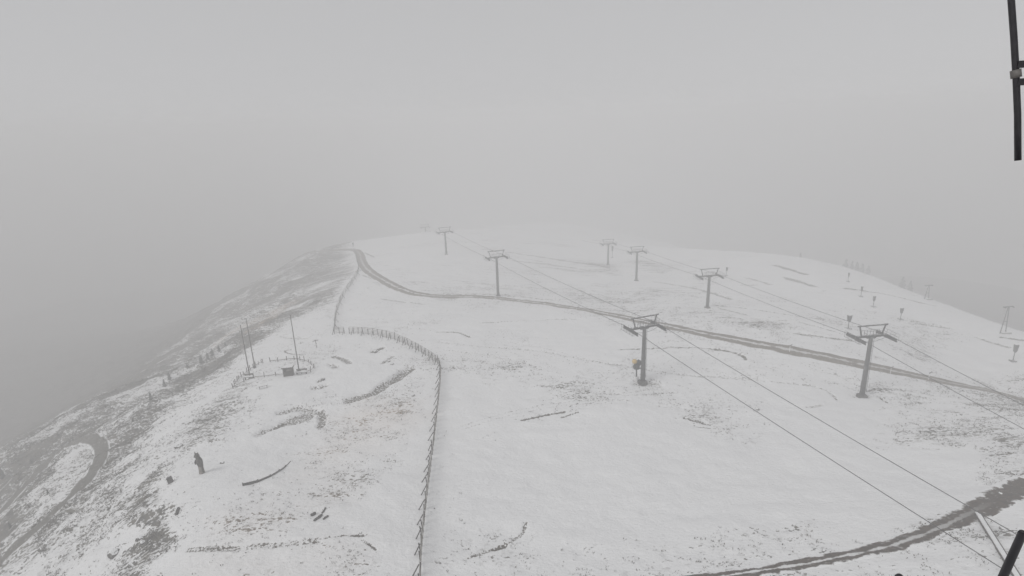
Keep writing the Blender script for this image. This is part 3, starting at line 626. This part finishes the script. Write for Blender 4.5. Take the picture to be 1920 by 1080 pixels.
def rail(px, step, label, h=0.95):
    P = polyline(xy(px), step); Z = height(P[:, 0], P[:, 1]); o0 = Vector((P[0][0], P[0][1], float(Z[0])))
    t = thing('rail_fence', label, 'fence', o0, 0, 'low rail fences')
    pm = MB().box((0, 0, h / 2 - 0.15), (0.11, 0.11, h + 0.3)).mesh('post', 'wood')
    for i in range(len(P)):
        p = Vector((P[i][0], P[i][1], float(Z[i]))) - o0; inst('post', pm, t, p, (rnd.uniform(-.1, .1), rnd.uniform(-.1, .1), rnd.random()), (1, 1, rnd.uniform(0.75, 1.1)))
        if i < len(P) - 1:
            q = Vector((P[i + 1][0], P[i + 1][1], float(Z[i + 1]))) - o0
            if rnd.random() < 0.75: MB().beam(p + Vector((0, 0, h * 0.30)), q + Vector((0, 0, h * 0.28)), 0.06, 0.10).build('bar', 'woodsnow', t)
rail([(437, 728), (452, 720), (467, 711), (500, 707), (540, 703)], 1.8, 'low wooden rail running up to the left side of the shelter')
rail([(437, 728), (447, 712), (458, 703), (475, 690), (490, 680)], 1.1, 'closely spaced low posts along the rim beside the flag poles')
rail([(493, 681), (520, 678), (548, 674), (565, 676), (580, 681), (590, 692), (578, 699), (566, 701)], 1.7, 'low wooden rail curving behind the shelter and flag pole')

def shelter():
    g = G(542, 704); t = thing('shelter', 'small dark wooden shelter with flat snowy roof inside the rail', 'shelter', g, 0.12)
    w, d, h = 1.45, 1.0, 1.5
    MB().box((0, d / 2, h / 2), (w, 0.08, h)).build('back_wall', 'wood', t)
    for s in (-1, 1): MB().box((s * w / 2, 0, h / 2), (0.08, d, h)).build('side_wall', 'wood', t)
    for q in range(4):
        MB().box((0, -d / 2 + 0.03, 0.13 + q * 0.21), (w - 0.1, 0.06, 0.19)).build('board', 'wood', t)
    MB().box((0.15, -d / 2 + 0.03, 1.18), (w * 0.55, 0.05, 0.3)).build('notice_board', 'greywood', t)
    MB().box((0, 0, h + 0.05), (w + 0.4, d + 0.45, 0.09), Matrix.Rotation(-0.08, 3, 'X')).build('roof', 'wood', t)
    MB().box((0, 0.1, h + 0.13), (w + 0.2, d + 0.1, 0.05), Matrix.Rotation(-0.08, 3, 'X')).build('snow_cap', 'snow', t)
    for s in (-1, 1): MB().box((s * (w / 2 - 0.05), -d / 2 - 0.06, h / 2), (0.1, 0.1, h)).build('corner_post', 'wood', t)
shelter()
def bench(px, rz, label, L=1.7, back=False):
    g = G(*px); t = thing('bench', label, 'bench', g, rz, 'benches')
    for q in range(3): MB().box((0, -0.15 + q * 0.15, 0.46), (L, 0.13, 0.05)).build('seat_plank', 'wood', t)
    MB().box((0, 0, 0.53), (L - 0.04, 0.42, 0.08)).build('snow_cap', 'snow', t)
    for s in (-1, 1):
        for y in (-0.16, 0.16): MB().box((s * (L / 2 - 0.15), y, 0.15), (0.09, 0.09, 0.60)).build('leg', 'wood', t)
    if back:
        for q in range(2): MB().box((0, 0.3, 0.72 + q * 0.16), (L, 0.04, 0.12)).build('back_plank', 'wood', t)
        for s in (-1, 1): MB().box((s * (L / 2 - 0.15), 0.27, 0.45), (0.07, 0.06, 0.95)).build('back_post', 'wood', t)
bench((566, 702), 0.1, 'snow-topped bench beside the pole behind the shelter', 1.8, True)
bench((467, 711), 0.1, 'snow-topped bench at the foot of the leftmost flag pole', 1.5, True)
bench((494, 728), 0.45, 'lone low bench on open snow in front of the rail', 1.4)
def cross():
    g = G(594, 652); t = thing('wooden_cross', 'small leaning wooden cross on clean snow behind the shelter', 'cross', g, 0.2)
    MB().beam((0, 0, -0.3), (-0.06, 0, 1.75), 0.1, 0.1, (0, 1, 0)).build('upright', 'wood', t)
    MB().beam((-0.62, 0, 1.42), (0.5, 0, 1.60), 0.1, 0.1).build('crossbar', 'wood', t)
cross()

# ------------------------------------------------------------------ carved figure, stump, timbers
def figure():
    g = G(379, 887); t = thing('carved_figure', 'tall carved dark wooden figure with two pointed ears on the snowy rim', 'statue', g, -0.25); t.scale = (0.78, 0.85, 1.0)
    k = 2.75
    MB().rings([((0, 0, -0.3), .42, .36, .8), ((0, 0, 0.1), .40, .34, .8), ((0.0, 0, 0.55), .35, .30, .8), ((0.0, 0, 1.0), .34, .29, .85)], 12).build('plinth', 'greywood', t)
    b = MB().rings([((0.02, 0.02, 0.9), .33, .28, .8), ((-0.02, 0, 1.2), .42, .33, .8), ((-0.03, 0, 1.5), .47, .36, .85), ((-0.04, 0, 1.75), .44, .34, .9), ((-0.08, 0, 1.95), .34, .29, .9),
                    ((-0.16, -0.03, 2.1), .30, .28, .9), ((-0.22, -0.05, 2.28), .34, .31, .9), ((-0.24, -0.05, 2.45), .31, .28, .9), ((-0.24, -0.04, 2.56), .18, .18, 1)], 14)
    for s in (-1, 1): b.rings([((-0.24 + s * 0.20, -0.02, 2.38), .12, .10, 1), ((-0.25 + s * 0.25, 0, 2.62), .08, .05, 1), ((-0.25 + s * 0.28, 0, 2.78), .02, .02, 1)], 8)
    b.rings([((-0.36, -0.30, 2.22), .10, .13, 1), ((-0.34, -0.36, 2.30), .09, .10, 1), ((-0.33, -0.28, 2.38), .07, .07, 1)], 8)
    b.tube([(-0.45, -0.10, 1.78), (-0.52, -0.28, 1.5), (-0.34, -0.40, 1.36)], [.14, .12, .09], 8)
    b.tube([(0.38, -0.10, 1.78), (0.42, -0.28, 1.48), (0.2, -0.40, 1.32)], [.14, .12, .09], 8)
    b.build('figure', 'carved', t, True)
    MB().beam((0.30, -0.12, 0.0), (0.34, 0.02, 1.15), 0.13, 0.2).build('support_slab', 'wood', t)
figure()
def stump(px, label, h=0.75, w=0.5, lean=0.2):
    g = G(*px); t = thing('wooden_block', label, 'block', g, 0.3, None)
    MB().box((0, 0, h / 2 - 0.1), (w, w * 0.8, h + 0.2), Matrix.Rotation(lean, 3, 'Y'), (0.92, 0.92)).build('block', 'carved', t)
    MB().box((-0.08, 0, h + 0.03), (w * 0.55, w * 0.5, 0.1), Matrix.Rotation(lean, 3, 'Y')).build('lid', 'dark', t)
stump((320, 905), 'small black upright block near the carved figure', 0.75, 0.5, -0.15)
def log(p, q, r, label, group=None, name='log'):
    a = Vector(ground([p])[0]); b = Vector(ground([q])[0]); o0 = a.copy(); L = b - a
    t = thing(name, label, 'log', o0, 0, group); m = []
    for f in np.linspace(0, 1, 6): m.append(L * float(f) + Vector((rnd.uniform(-.04, .04), rnd.uniform(-.04, .04), r * 0.55)))
    MB().tube(m, [r * rnd.uniform(.85, 1.1) for _ in m], 8).build('trunk', 'carved', t, True)
    MB().tube([m[2], m[2] + Vector((rnd.uniform(-.2, .2), rnd.uniform(-.2, .2), r * 1.5))], [r * .4, r * .2], 6).build('branch_stub', 'carved', t)
log((584, 968), (592, 963), 0.17, 'short thick log, leftmost of four on the speckled snow', 'scattered logs')
log((590, 977), (604, 966), 0.13, 'longest slanting log of the four on the speckled snow', 'scattered logs')
log((604, 963), (611, 953), 0.10, 'thin upper log of the four on the speckled snow', 'scattered logs')
log((607, 974), (615, 968), 0.11, 'rightmost short log of the four on the speckled snow', 'scattered logs')
log((331, 966), (335, 954), 0.16, 'dark log lying alone near the rim path', 'scattered logs')
def edging():
    P = polyline(xy(smooth_px([(456, 911), (490, 903), (515, 890), (535, 876), (545, 865)])), 0.5); Z = height(P[:, 0], P[:, 1]); o0 = Vector((P[0][0], P[0][1], float(Z[0])))
    t = thing('timber_edging', 'curved dark timber edging half buried in the speckled snow', 'edging', o0)
    n = len(P); pts = [Vector((P[i][0], P[i][1], float(Z[i]))) - o0 for i in range(n)]
    for i in range(0, n - 3, 3):
        f = 1 - i / n; a, b = pts[i], pts[i + 3]
        MB().beam(a + Vector((0, 0, 0.16 * f - 0.05)), b + Vector((0, 0, 0.16 * f - 0.07)), 0.09, 0.3 * f + 0.06).build('timber', 'carved', t)
        MB().box(a + Vector((0, 0, 0.08)), (0.1, 0.1, 0.5 * f + 0.15)).build('peg', 'wood', t)
edging()

# ------------------------------------------------------------------ snow guns, markers, drag-lift masts
def snow_gun(px, topv, label, k=1.0):
    g = G(*px); h = max(1.6, arm_height(g, topv)) if topv else 3.0
    t = thing('snow_gun', label, 'snow gun', g, rnd.uniform(-.3, .3), 'covered snow guns'); hh = h * 0.46
    MB().box((0, 0, 0.05), (1.0, 1.0, 0.2)).build('foot', 'dark', t)
    MB().tube([(0, 0, 0), (0, 0, h - hh)], 0.075, 8).build('pole', 'dark', t)
    MB().rings([((0, 0, h - hh), .22 * k, .2 * k, .6), ((0, 0, h - hh + 0.2), .34 * k, .3 * k, .6), ((0, 0, h - 0.1), .47 * k, .4 * k, .55), ((0, 0, h), .44 * k, .36 * k, .55)], 12).build('cover', 'cover', t)
    MB().rings([((0, 0, h), .38 * k, .3 * k, .6), ((0, 0, h + 0.06), .3 * k, .24 * k, .7)], 12).build('snow_cap', 'snow', t)
for px, tv, lab, k in (((1590, 616), 591, 'dark covered snow gun nearest to the road-side lift tower', 1.0), ((1688, 599), 581, 'covered snow gun right of the nearest right-hand lift tower', .8), ((1637, 575), 559, 'small covered snow gun below the far track edge', .75),
                       ((1614, 556), 543, 'thin hazy snow gun touching the far track edge', .6), ((1590, 528), 515, 'tiny hazy snow gun highest up the right slope', .6), ((1899, 677), 646, 'large dark covered snow gun at the right end of the clean snow', .9),
                       ((1362, 517), 501, 'hazy round-headed snow gun behind the second right-hand tower', .8), ((1148, 483), 461, 'faint snow gun beside the most distant right-hand tower', .9), ((663, 468), 455, 'tiny snow gun on the crest where the road bends', .7)):
    snow_gun(px, tv, lab, k)
def yellow_gun():
    g = G(1193, 712); t = thing('fan_snow_gun', 'black fan snow gun with yellow top beside the lift tower pole', 'snow gun', g, 0.4); t.scale = (1.35, 1.35, 1.35)
    MB().rings([((0, 0, -0.2), .28, .28, .8), ((0, 0, 0.42), .26, .26, .8)], 10).build('padded_foot', 'white', t)
    MB().tube([(0, 0, 0.3), (0, 0, 1.5)], 0.09, 8).build('pole', 'dark', t)
    MB().box((0.1, 0, 1.5), (0.8, 0.5, 0.12)).build('cradle', 'dark', t)
    MB().tube([(-0.35, -0.1, 1.62), (-0.2, -0.05, 1.75), (0.45, 0.15, 2.15), (0.6, 0.2, 2.25)], [.24, .33, .36, .30], 12).build('barrel', 'cover', t, True)
    MB().tube([(-0.15, 0, 1.8), (-0.3, 0, 2.35)], 0.04, 6).build('bracket', 'dark', t)
    MB().rings([((-0.32, 0, 2.22), .12, .12, 1), ((-0.32, 0, 2.32), .27, .27, 1), ((-0.32, 0, 2.5), .32, .32, 1), ((-0.32, 0, 2.68), .25, .25, 1), ((-0.32, 0, 2.76), .1, .1, 1)], 12).build('beacon', 'yellow', t, True)
yellow_gun()
ML = ['marker post at the road under the lower left-hand rope', 'marker post at the road behind the yellow-gun lift tower', 'marker post on the road midway between the two nearest lift towers', 'marker post on the road right of the nearest right-hand tower', 'marker post on the road where the lower right-hand rope crosses', 'marker post on the road at the far right end']
for (px, lab) in zip(((1081, 586), (1188, 598), (1480, 660), (1669, 702), (1741, 712), (1888, 742)), ML):
    g = G(*px); t = thing('marker_post', lab, 'post', g, 0.3, 'road marker posts')
    MB().tube([(0, 0, -0.2), (0, 0, 1.25)], 0.05, 6).build('stake', 'white', t)
    MB().beam((-0.05, 0, 1.2), (0.62, 0.1, 1.36), 0.05, 0.12).build('arm', 'wood', t)
    MB().box((0, 0, 1.28), (0.13, 0.13, 0.1)).build('cap', 'rubber', t)
def drag_mast(px, tv, label):
    g = G(*px); h = arm_height(g, tv); t = thing('drag_lift_mast', label, 'mast', g, 0.1, 'drag lift masts')
    for s in (-1, 1): MB().tube([(s * 0.75, 0, -0.3), (s * 0.12, 0, h)], [.11, .09], 8).build('leg', 'steel', t)
    MB().box((0, 0, h), (2.3, 0.2, 0.2)).build('crossarm', 'steel', t)
    MB().box((0, 0, h * 0.45), (0.9, 0.1, 0.1)).build('tie_bar', 'steel', t)
    for s in (-1, 1): MB().tube([(s * 1.05, -0.35, h - 0.12), (s * 1.05, 0.35, h - 0.12)], 0.12, 8).build('roller', 'dark', t)
    MB().box((0.6, -0.2, 0.1), (2.2, 0.8, 0.4)).build('footing', 'concrete', t)
drag_mast((1880, 625), 575, 'pale drag-lift mast with splayed legs at the foggy rim')
drag_mast((1737, 561), 535, 'ghostly drag-lift mast higher up the foggy rim')

# ------------------------------------------------------------------ rocks and trees
def rock_mesh(seed):
    bm = bmesh.new(); bmesh.ops.create_icosphere(bm, subdivisions=2, radius=1.0); r = random.Random(seed)
    off = Vector((r.random() * 9, r.random() * 9, r.random() * 9))
    from mathutils import noise as mn
    for v in bm.verts:
        f = 1 + 0.45 * mn.noise(v.co * 1.3 + off) + 0.2 * mn.noise(v.co * 3.1 + off); v.co = Vector((v.co.x * f, v.co.y * f * 0.8, v.co.z * f * 0.6))
    me = bpy.data.meshes.new('rock'); bm.to_mesh(me); bm.free(); me.materials.append(M['rock']); return me
RM = [rock_mesh(i) for i in range(4)]
for i, (px, s, lab) in enumerate((((1421, 768), .34, 'single dark rock under the lower rope on the white slope'), ((1545, 1033), .22, 'small dark rock on bare snow above the muddy track'), ((1900, 888), .35, 'dark split rock above the muddy track at the frame edge'),
        ((775, 742), .3, 'dark rock on the snow left of the fence bend'), ((705, 660), .5, 'dark boulder on the inner side of the fence curve'), ((728, 678), .45, 'low rock below the boulder inside the fence curve'),
        ((735, 683), .35, 'small rock at the end of the earth bank'), ((606, 711), .4, 'rock on the snow just right of the shelter'), ((1876, 926), .22, 'flat dark stone at the edge of the mud patch'),
        ((417, 868), .3, 'rounded stone behind the carved figure'), ((335, 838), .55, 'mossy boulder above the carved figure'), ((300, 890), .3, 'dark rock just left of the black block'), ((280, 945), .35, 'dark rock on the rim below the black block'),
        ((262, 1010), .4, 'dark rock low on the grassy flank'), ((268, 1018), .3, 'smaller rock touching the low flank rock'), ((213, 1040), .7, 'large dark boulder near the bottom of the flank'), ((1880, 992), .25, 'small rock in the snow beside the snowy beam'))):
    g = G(*px); o = inst('rock', RM[i % 4], None, g + Vector((0, 0, s * 0.15)), (0, 0, rnd.random() * 6), (s, s, s)); tag(o, lab, 'rock', 'scattered rocks')

def spruce_meshes(seed):
    r = random.Random(seed); tr = MB().tube([(0, 0, -0.05), (0, 0, 0.5), (0, 0, 0.98)], [.03, .02, .004], 6); cr = MB()
    for k in range(30):
        z = 0.08 + 0.9 * k / 30; L = 0.26 * (1 - z) ** 0.8 * r.uniform(.7, 1.2) + 0.02
        for q in range(r.randint(6, 9)):
            a = r.random() * 6.283; l = L * r.uniform(.6, 1.15); dz = -0.10 * l / 0.26; w = l * 0.24
            d = Vector((math.cos(a), math.sin(a), 0)); s = Vector((-d.y, d.x, 0)); b = Vector((0, 0, z))
            tip = b + d * l + Vector((0, 0, dz)); m1 = b + d * l * .55 + s * w + Vector((0, 0, dz * .7 - .015)); m2 = b + d * l * .55 - s * w + Vector((0, 0, dz * .7 - .015)); up = b + d * l * .5 + Vector((0, 0, dz * .2 + .01))
            cr.add([b, m1, tip, m2, up], [(0, 1, 4), (1, 2, 4), (2, 3, 4), (3, 0, 4)])
    return tr.mesh('trunk', 'bark'), cr.mesh('crown', 'needles')
SP = [spruce_meshes(s) for s in (1, 2, 3)]
def spruce(p, h, label, group, i):
    t = thing('spruce', label, 'tree', p, rnd.random() * 6, group); tm, cm = SP[i % 3]
    inst('trunk', tm, t, (0, 0, 0), (0, 0, 0), (h, h, h)); inst('crown', cm, t, (0, 0, 0), (0, 0, 0), (h * rnd.uniform(.8, 1.1),) * 2 + (h,))
RIM = [((378, 680), 2.3, 'lowest stunted spruce of the row along the upper left rim'), ((390, 673), 1.8, 'second stunted spruce from the bottom of the rim row'), ((399, 666), 2.0, 'middle stunted spruce of the row along the upper left rim'),
       ((411, 658), 1.7, 'second highest stunted spruce of the rim row'), ((423, 649), 1.4, 'highest and smallest stunted spruce of the rim row'), ((318, 712), 2.3, 'bushy spruce below the rim row, right of its twin'),
       ((309, 724), 2.0, 'bushy spruce below the rim row, left of its twin'), ((283, 748), 1.7, 'lone spruce on the dark streaked flank below the twin spruces'), ((352, 690), 1.4, 'small spruce just below the rim row'),
       ((6, 896), 2.6, 'dark spruce cut by the edge of the picture beside the hairpin road'), ((137, 826), 1.1, 'tiny spruce on the outer edge of the hairpin bend'), ((250, 790), 1.0, 'tiny spruce up the flank from the hairpin bend'),
       ((60, 868), 1.1, 'tiny spruce between hairpin road and narrow path'), ((20, 990), 1.2, 'tiny spruce inside the lower arms of the hairpin'), ((90, 925), 0.9, 'tiny spruce in the middle of the hairpin loop')]
for i, (px, h, lab) in enumerate(RIM): spruce(G(*px) - Vector((0, 0, .1)), h, lab, 'spruces on the left flank', i)
FOG = [((1585, 500, 300, 8), 'tallest ghostly spruce at the upper end of the foggy rim group'), ((1597, 503, 308, 5), 'second ghostly spruce of the foggy rim group'), ((1606, 505, 300, 6), 'third ghostly spruce of the foggy rim group'),
       ((1616, 508, 305, 6), 'fourth ghostly spruce of the foggy rim group'), ((1627, 512, 300, 5.5), 'lowest ghostly spruce of the foggy rim group'), ((1500, 488, 330, 6), 'faint lone spruce far up the slope above the dark streaks'),
       ((1692, 533, 250, 4.5), 'faint spruce behind the ghostly drag-lift mast, upper one'), ((1706, 541, 245, 5), 'faint spruce behind the ghostly drag-lift mast, lower one')]
for i, ((u, v, Y, h), lab) in enumerate(FOG):
    p = Vector(at_y(u, v, Y)); p.z = gz(p.x, p.y) - .1
    top = arm_height(p, v - 16) if pix_v(p) > v - 10 else h
    spruce(p, min(max(h, top), 26), lab, 'foggy spruces along the right rim', i)

# ------------------------------------------------------------------ tufts of dead grass through the snow (uncountable)
def tufts():
    X, Y, Z, B = GRID; rg = np.random.default_rng(5); n, m = X.shape
    N0 = 1500000; a = np.radians(rg.uniform(-46, 46, N0)); r = np.sqrt(rg.uniform(33 ** 2, 165 ** 2, N0))
    x = r * np.sin(a); y = r * np.cos(a)
    # bare-ground density at these points, read off the ground grid
    ci = np.clip((np.degrees(a) + 51) / 102 * 959, 0, 959).astype(int); ri = np.clip(7 + (np.log(r / 29) / np.log(330 / 29)) * 559, 0, n - 1).astype(int)
    b = B[ri, ci]; cl = fbm(x / 1.4, y / 1.4, 88, 2)
    keep = rg.random(N0) < np.clip((b - 0.12), 0, 1) ** 1.6 * 0.35 * sstep(0.38, 0.66, cl) * 2.0
    x, y = x[keep][:110000], y[keep][:110000]; k = len(x); z = height(x, y) - 0.03
    h = rg.uniform(.05, .17, k) * (1 + 0.4 * left_mask(x, y)); nb = 4; V = np.zeros((k, nb, 3, 3)); 
    for q in range(nb):
        th = rg.uniform(0, 6.283, k); sp = rg.uniform(.3, 1.1, k) * h; w = rg.uniform(.025, .055, k)
        cx = x + rg.normal(0, .07, k); cyy = y + rg.normal(0, .07, k); px, py = -np.sin(th) * w, np.cos(th) * w
        V[:, q, 0] = np.stack([cx + px, cyy + py, z], 1); V[:, q, 1] = np.stack([cx - px, cyy - py, z], 1); V[:, q, 2] = np.stack([cx + np.cos(th) * sp, cyy + np.sin(th) * sp, z + h * rg.uniform(.7, 1.1, k)], 1)
    V = V.reshape(-1, 3); F = np.arange(len(V), dtype=np.int32)
    me = bpy.data.meshes.new('grass_tufts'); me.vertices.add(len(V)); me.vertices.foreach_set('co', V.ravel()); me.loops.add(len(F)); me.loops.foreach_set('vertex_index', F)
    me.polygons.add(len(F) // 3); me.polygons.foreach_set('loop_start', np.arange(0, len(F), 3, dtype=np.int32)); me.polygons.foreach_set('loop_total', np.full(len(F) // 3, 3, np.int32)); me.update(calc_edges=True)
    me.materials.append(M['tuft']); o = bpy.data.objects.new('grass_tufts', me); C.objects.link(o); tag(o, 'dead grass tufts poking through the thin snow', 'grass', None, 'stuff'); print('TUFTS', k)
tufts()

# ------------------------------------------------------------------ around the camera: snowy beam below, mast with rod, pipe and cap
def beam():
    a = Vector(ground([(1834, 968)])[0]) + Vector((0, 0, .15)); d = rays([(1905, 1085)])[0]; b = Vector(ground([(1905, 1085)])[0]) + Vector((0, 0, 0.25)); b = a + (b - a) * 1.3
    t = thing('snowy_beam', 'long grey beam with a snow cap lying beside the muddy track', 'beam', a)
    MB().beam((0, 0, 0), b - a, 0.42, 0.34).build('timber', 'wood', t)
    up = Vector((0, 0, 0.21)); sd = (b - a).cross(Vector((0, 0, 1))).normalized() * 0.10; MB().beam(up + sd, b - a + up + sd, 0.32, 0.10).build('snow_cap', 'snow', t)
    MB().box((0, 0, -0.1), (0.6, 0.3, 0.5)).build('bearer', 'wood', t)
beam()
def ray_at(u, v, dist): d = rays([(u, v)])[0]; return Vector(d / np.linalg.norm(d) * dist)
def mast():
    mx, my = 3.0, 0.9; g = gz(mx, my); t = thing('camera_mast', 'dark mast carrying the rod and platform beside the viewpoint', 'mast', (mx, my, g))
    MB().tube([(0, 0, -0.5), (0, 0, 4.5 - g)], 0.12, 12).build('shaft', 'near', t)
    MB().box((-1.6, -0.35, -2.25 - g), (4.4, 2.3, 0.06)).build('platform', 'near', t)
    for s in (-1, 1): MB().beam((0, s * 0.3, -3.4 - g), (-1.9, s * 0.5, -2.3 - g), 0.07, 0.07).build('strut', 'near', t)
mast()
def rod():
    p = [ray_at(1893, -60, 2.05), ray_at(1896, 0, 2.04), ray_at(1901, 70, 2.03), ray_at(1905, 140, 2.02), ray_at(1908, 215, 2.02), ray_at(1908.5, 301, 2.02)]
    t = thing('antenna_rod', 'black rod held by two brackets against the grey sky', 'antenna', p[3]); o0 = p[3]
    MB().tube([q - o0 for q in p], 0.0075, 16).build('rod', 'near', t, True)
    c = [ray_at(1904, 131, 2.02) - o0, ray_at(1905.5, 146, 2.02) - o0]; MB().tube(c, 0.0115, 16).build('collar', 'collar', t, True)
    for v, h in ((121, 0.017), (154, 0.017)):
        a = ray_at(1906, v, 2.02) - o0; b = Vector((3.0, 0.9, (a + o0).z)) - o0
        MB().beam(a, b, 0.02, h).build('bracket', 'near', t)
rod()
def pipe():
    a = ray_at(1917, 1000, 2.1); b = ray_at(1882, 1078, 2.02); d = (b - a).normalized(); e = a + d * ((-2.22 - a.z) / d.z) if d.z < -1e-3 else b
    t = thing('handrail_pipe', 'thick black slanting pipe at the lower corner of the view', 'pipe', e)
    MB().tube([Vector((0, 0, 0)), (a - e)], 0.0095, 32).build('tube', 'near', t, True)
    u = (a - e).normalized(); MB().tube([(a - e) - u * 0.004, (a - e) + u * 0.004, (a - e) + u * 0.008], [.0098, .0085, .004], 32).build('end_cap', 'near', t, True)
    f = ray_at(1688, 1077, 2.35); h = thing('rail_post', 'rounded black post top just showing at the bottom edge', 'post', (f.x, f.y, -2.22))
    L = f.z + 2.22; MB().tube([(0, 0, 0), (0, 0, L - .03)], 0.013, 12).build('shaft', 'near', h, True)
    MB().rings([((0, 0, L - .03), .015, .015, 1), ((0, 0, L - .012), .014, .014, 1), ((0, 0, L - .004), .009, .009, 1), ((0, 0, L), .003, .003, 1)], 12).build('knob', 'near', h, True)
pipe()
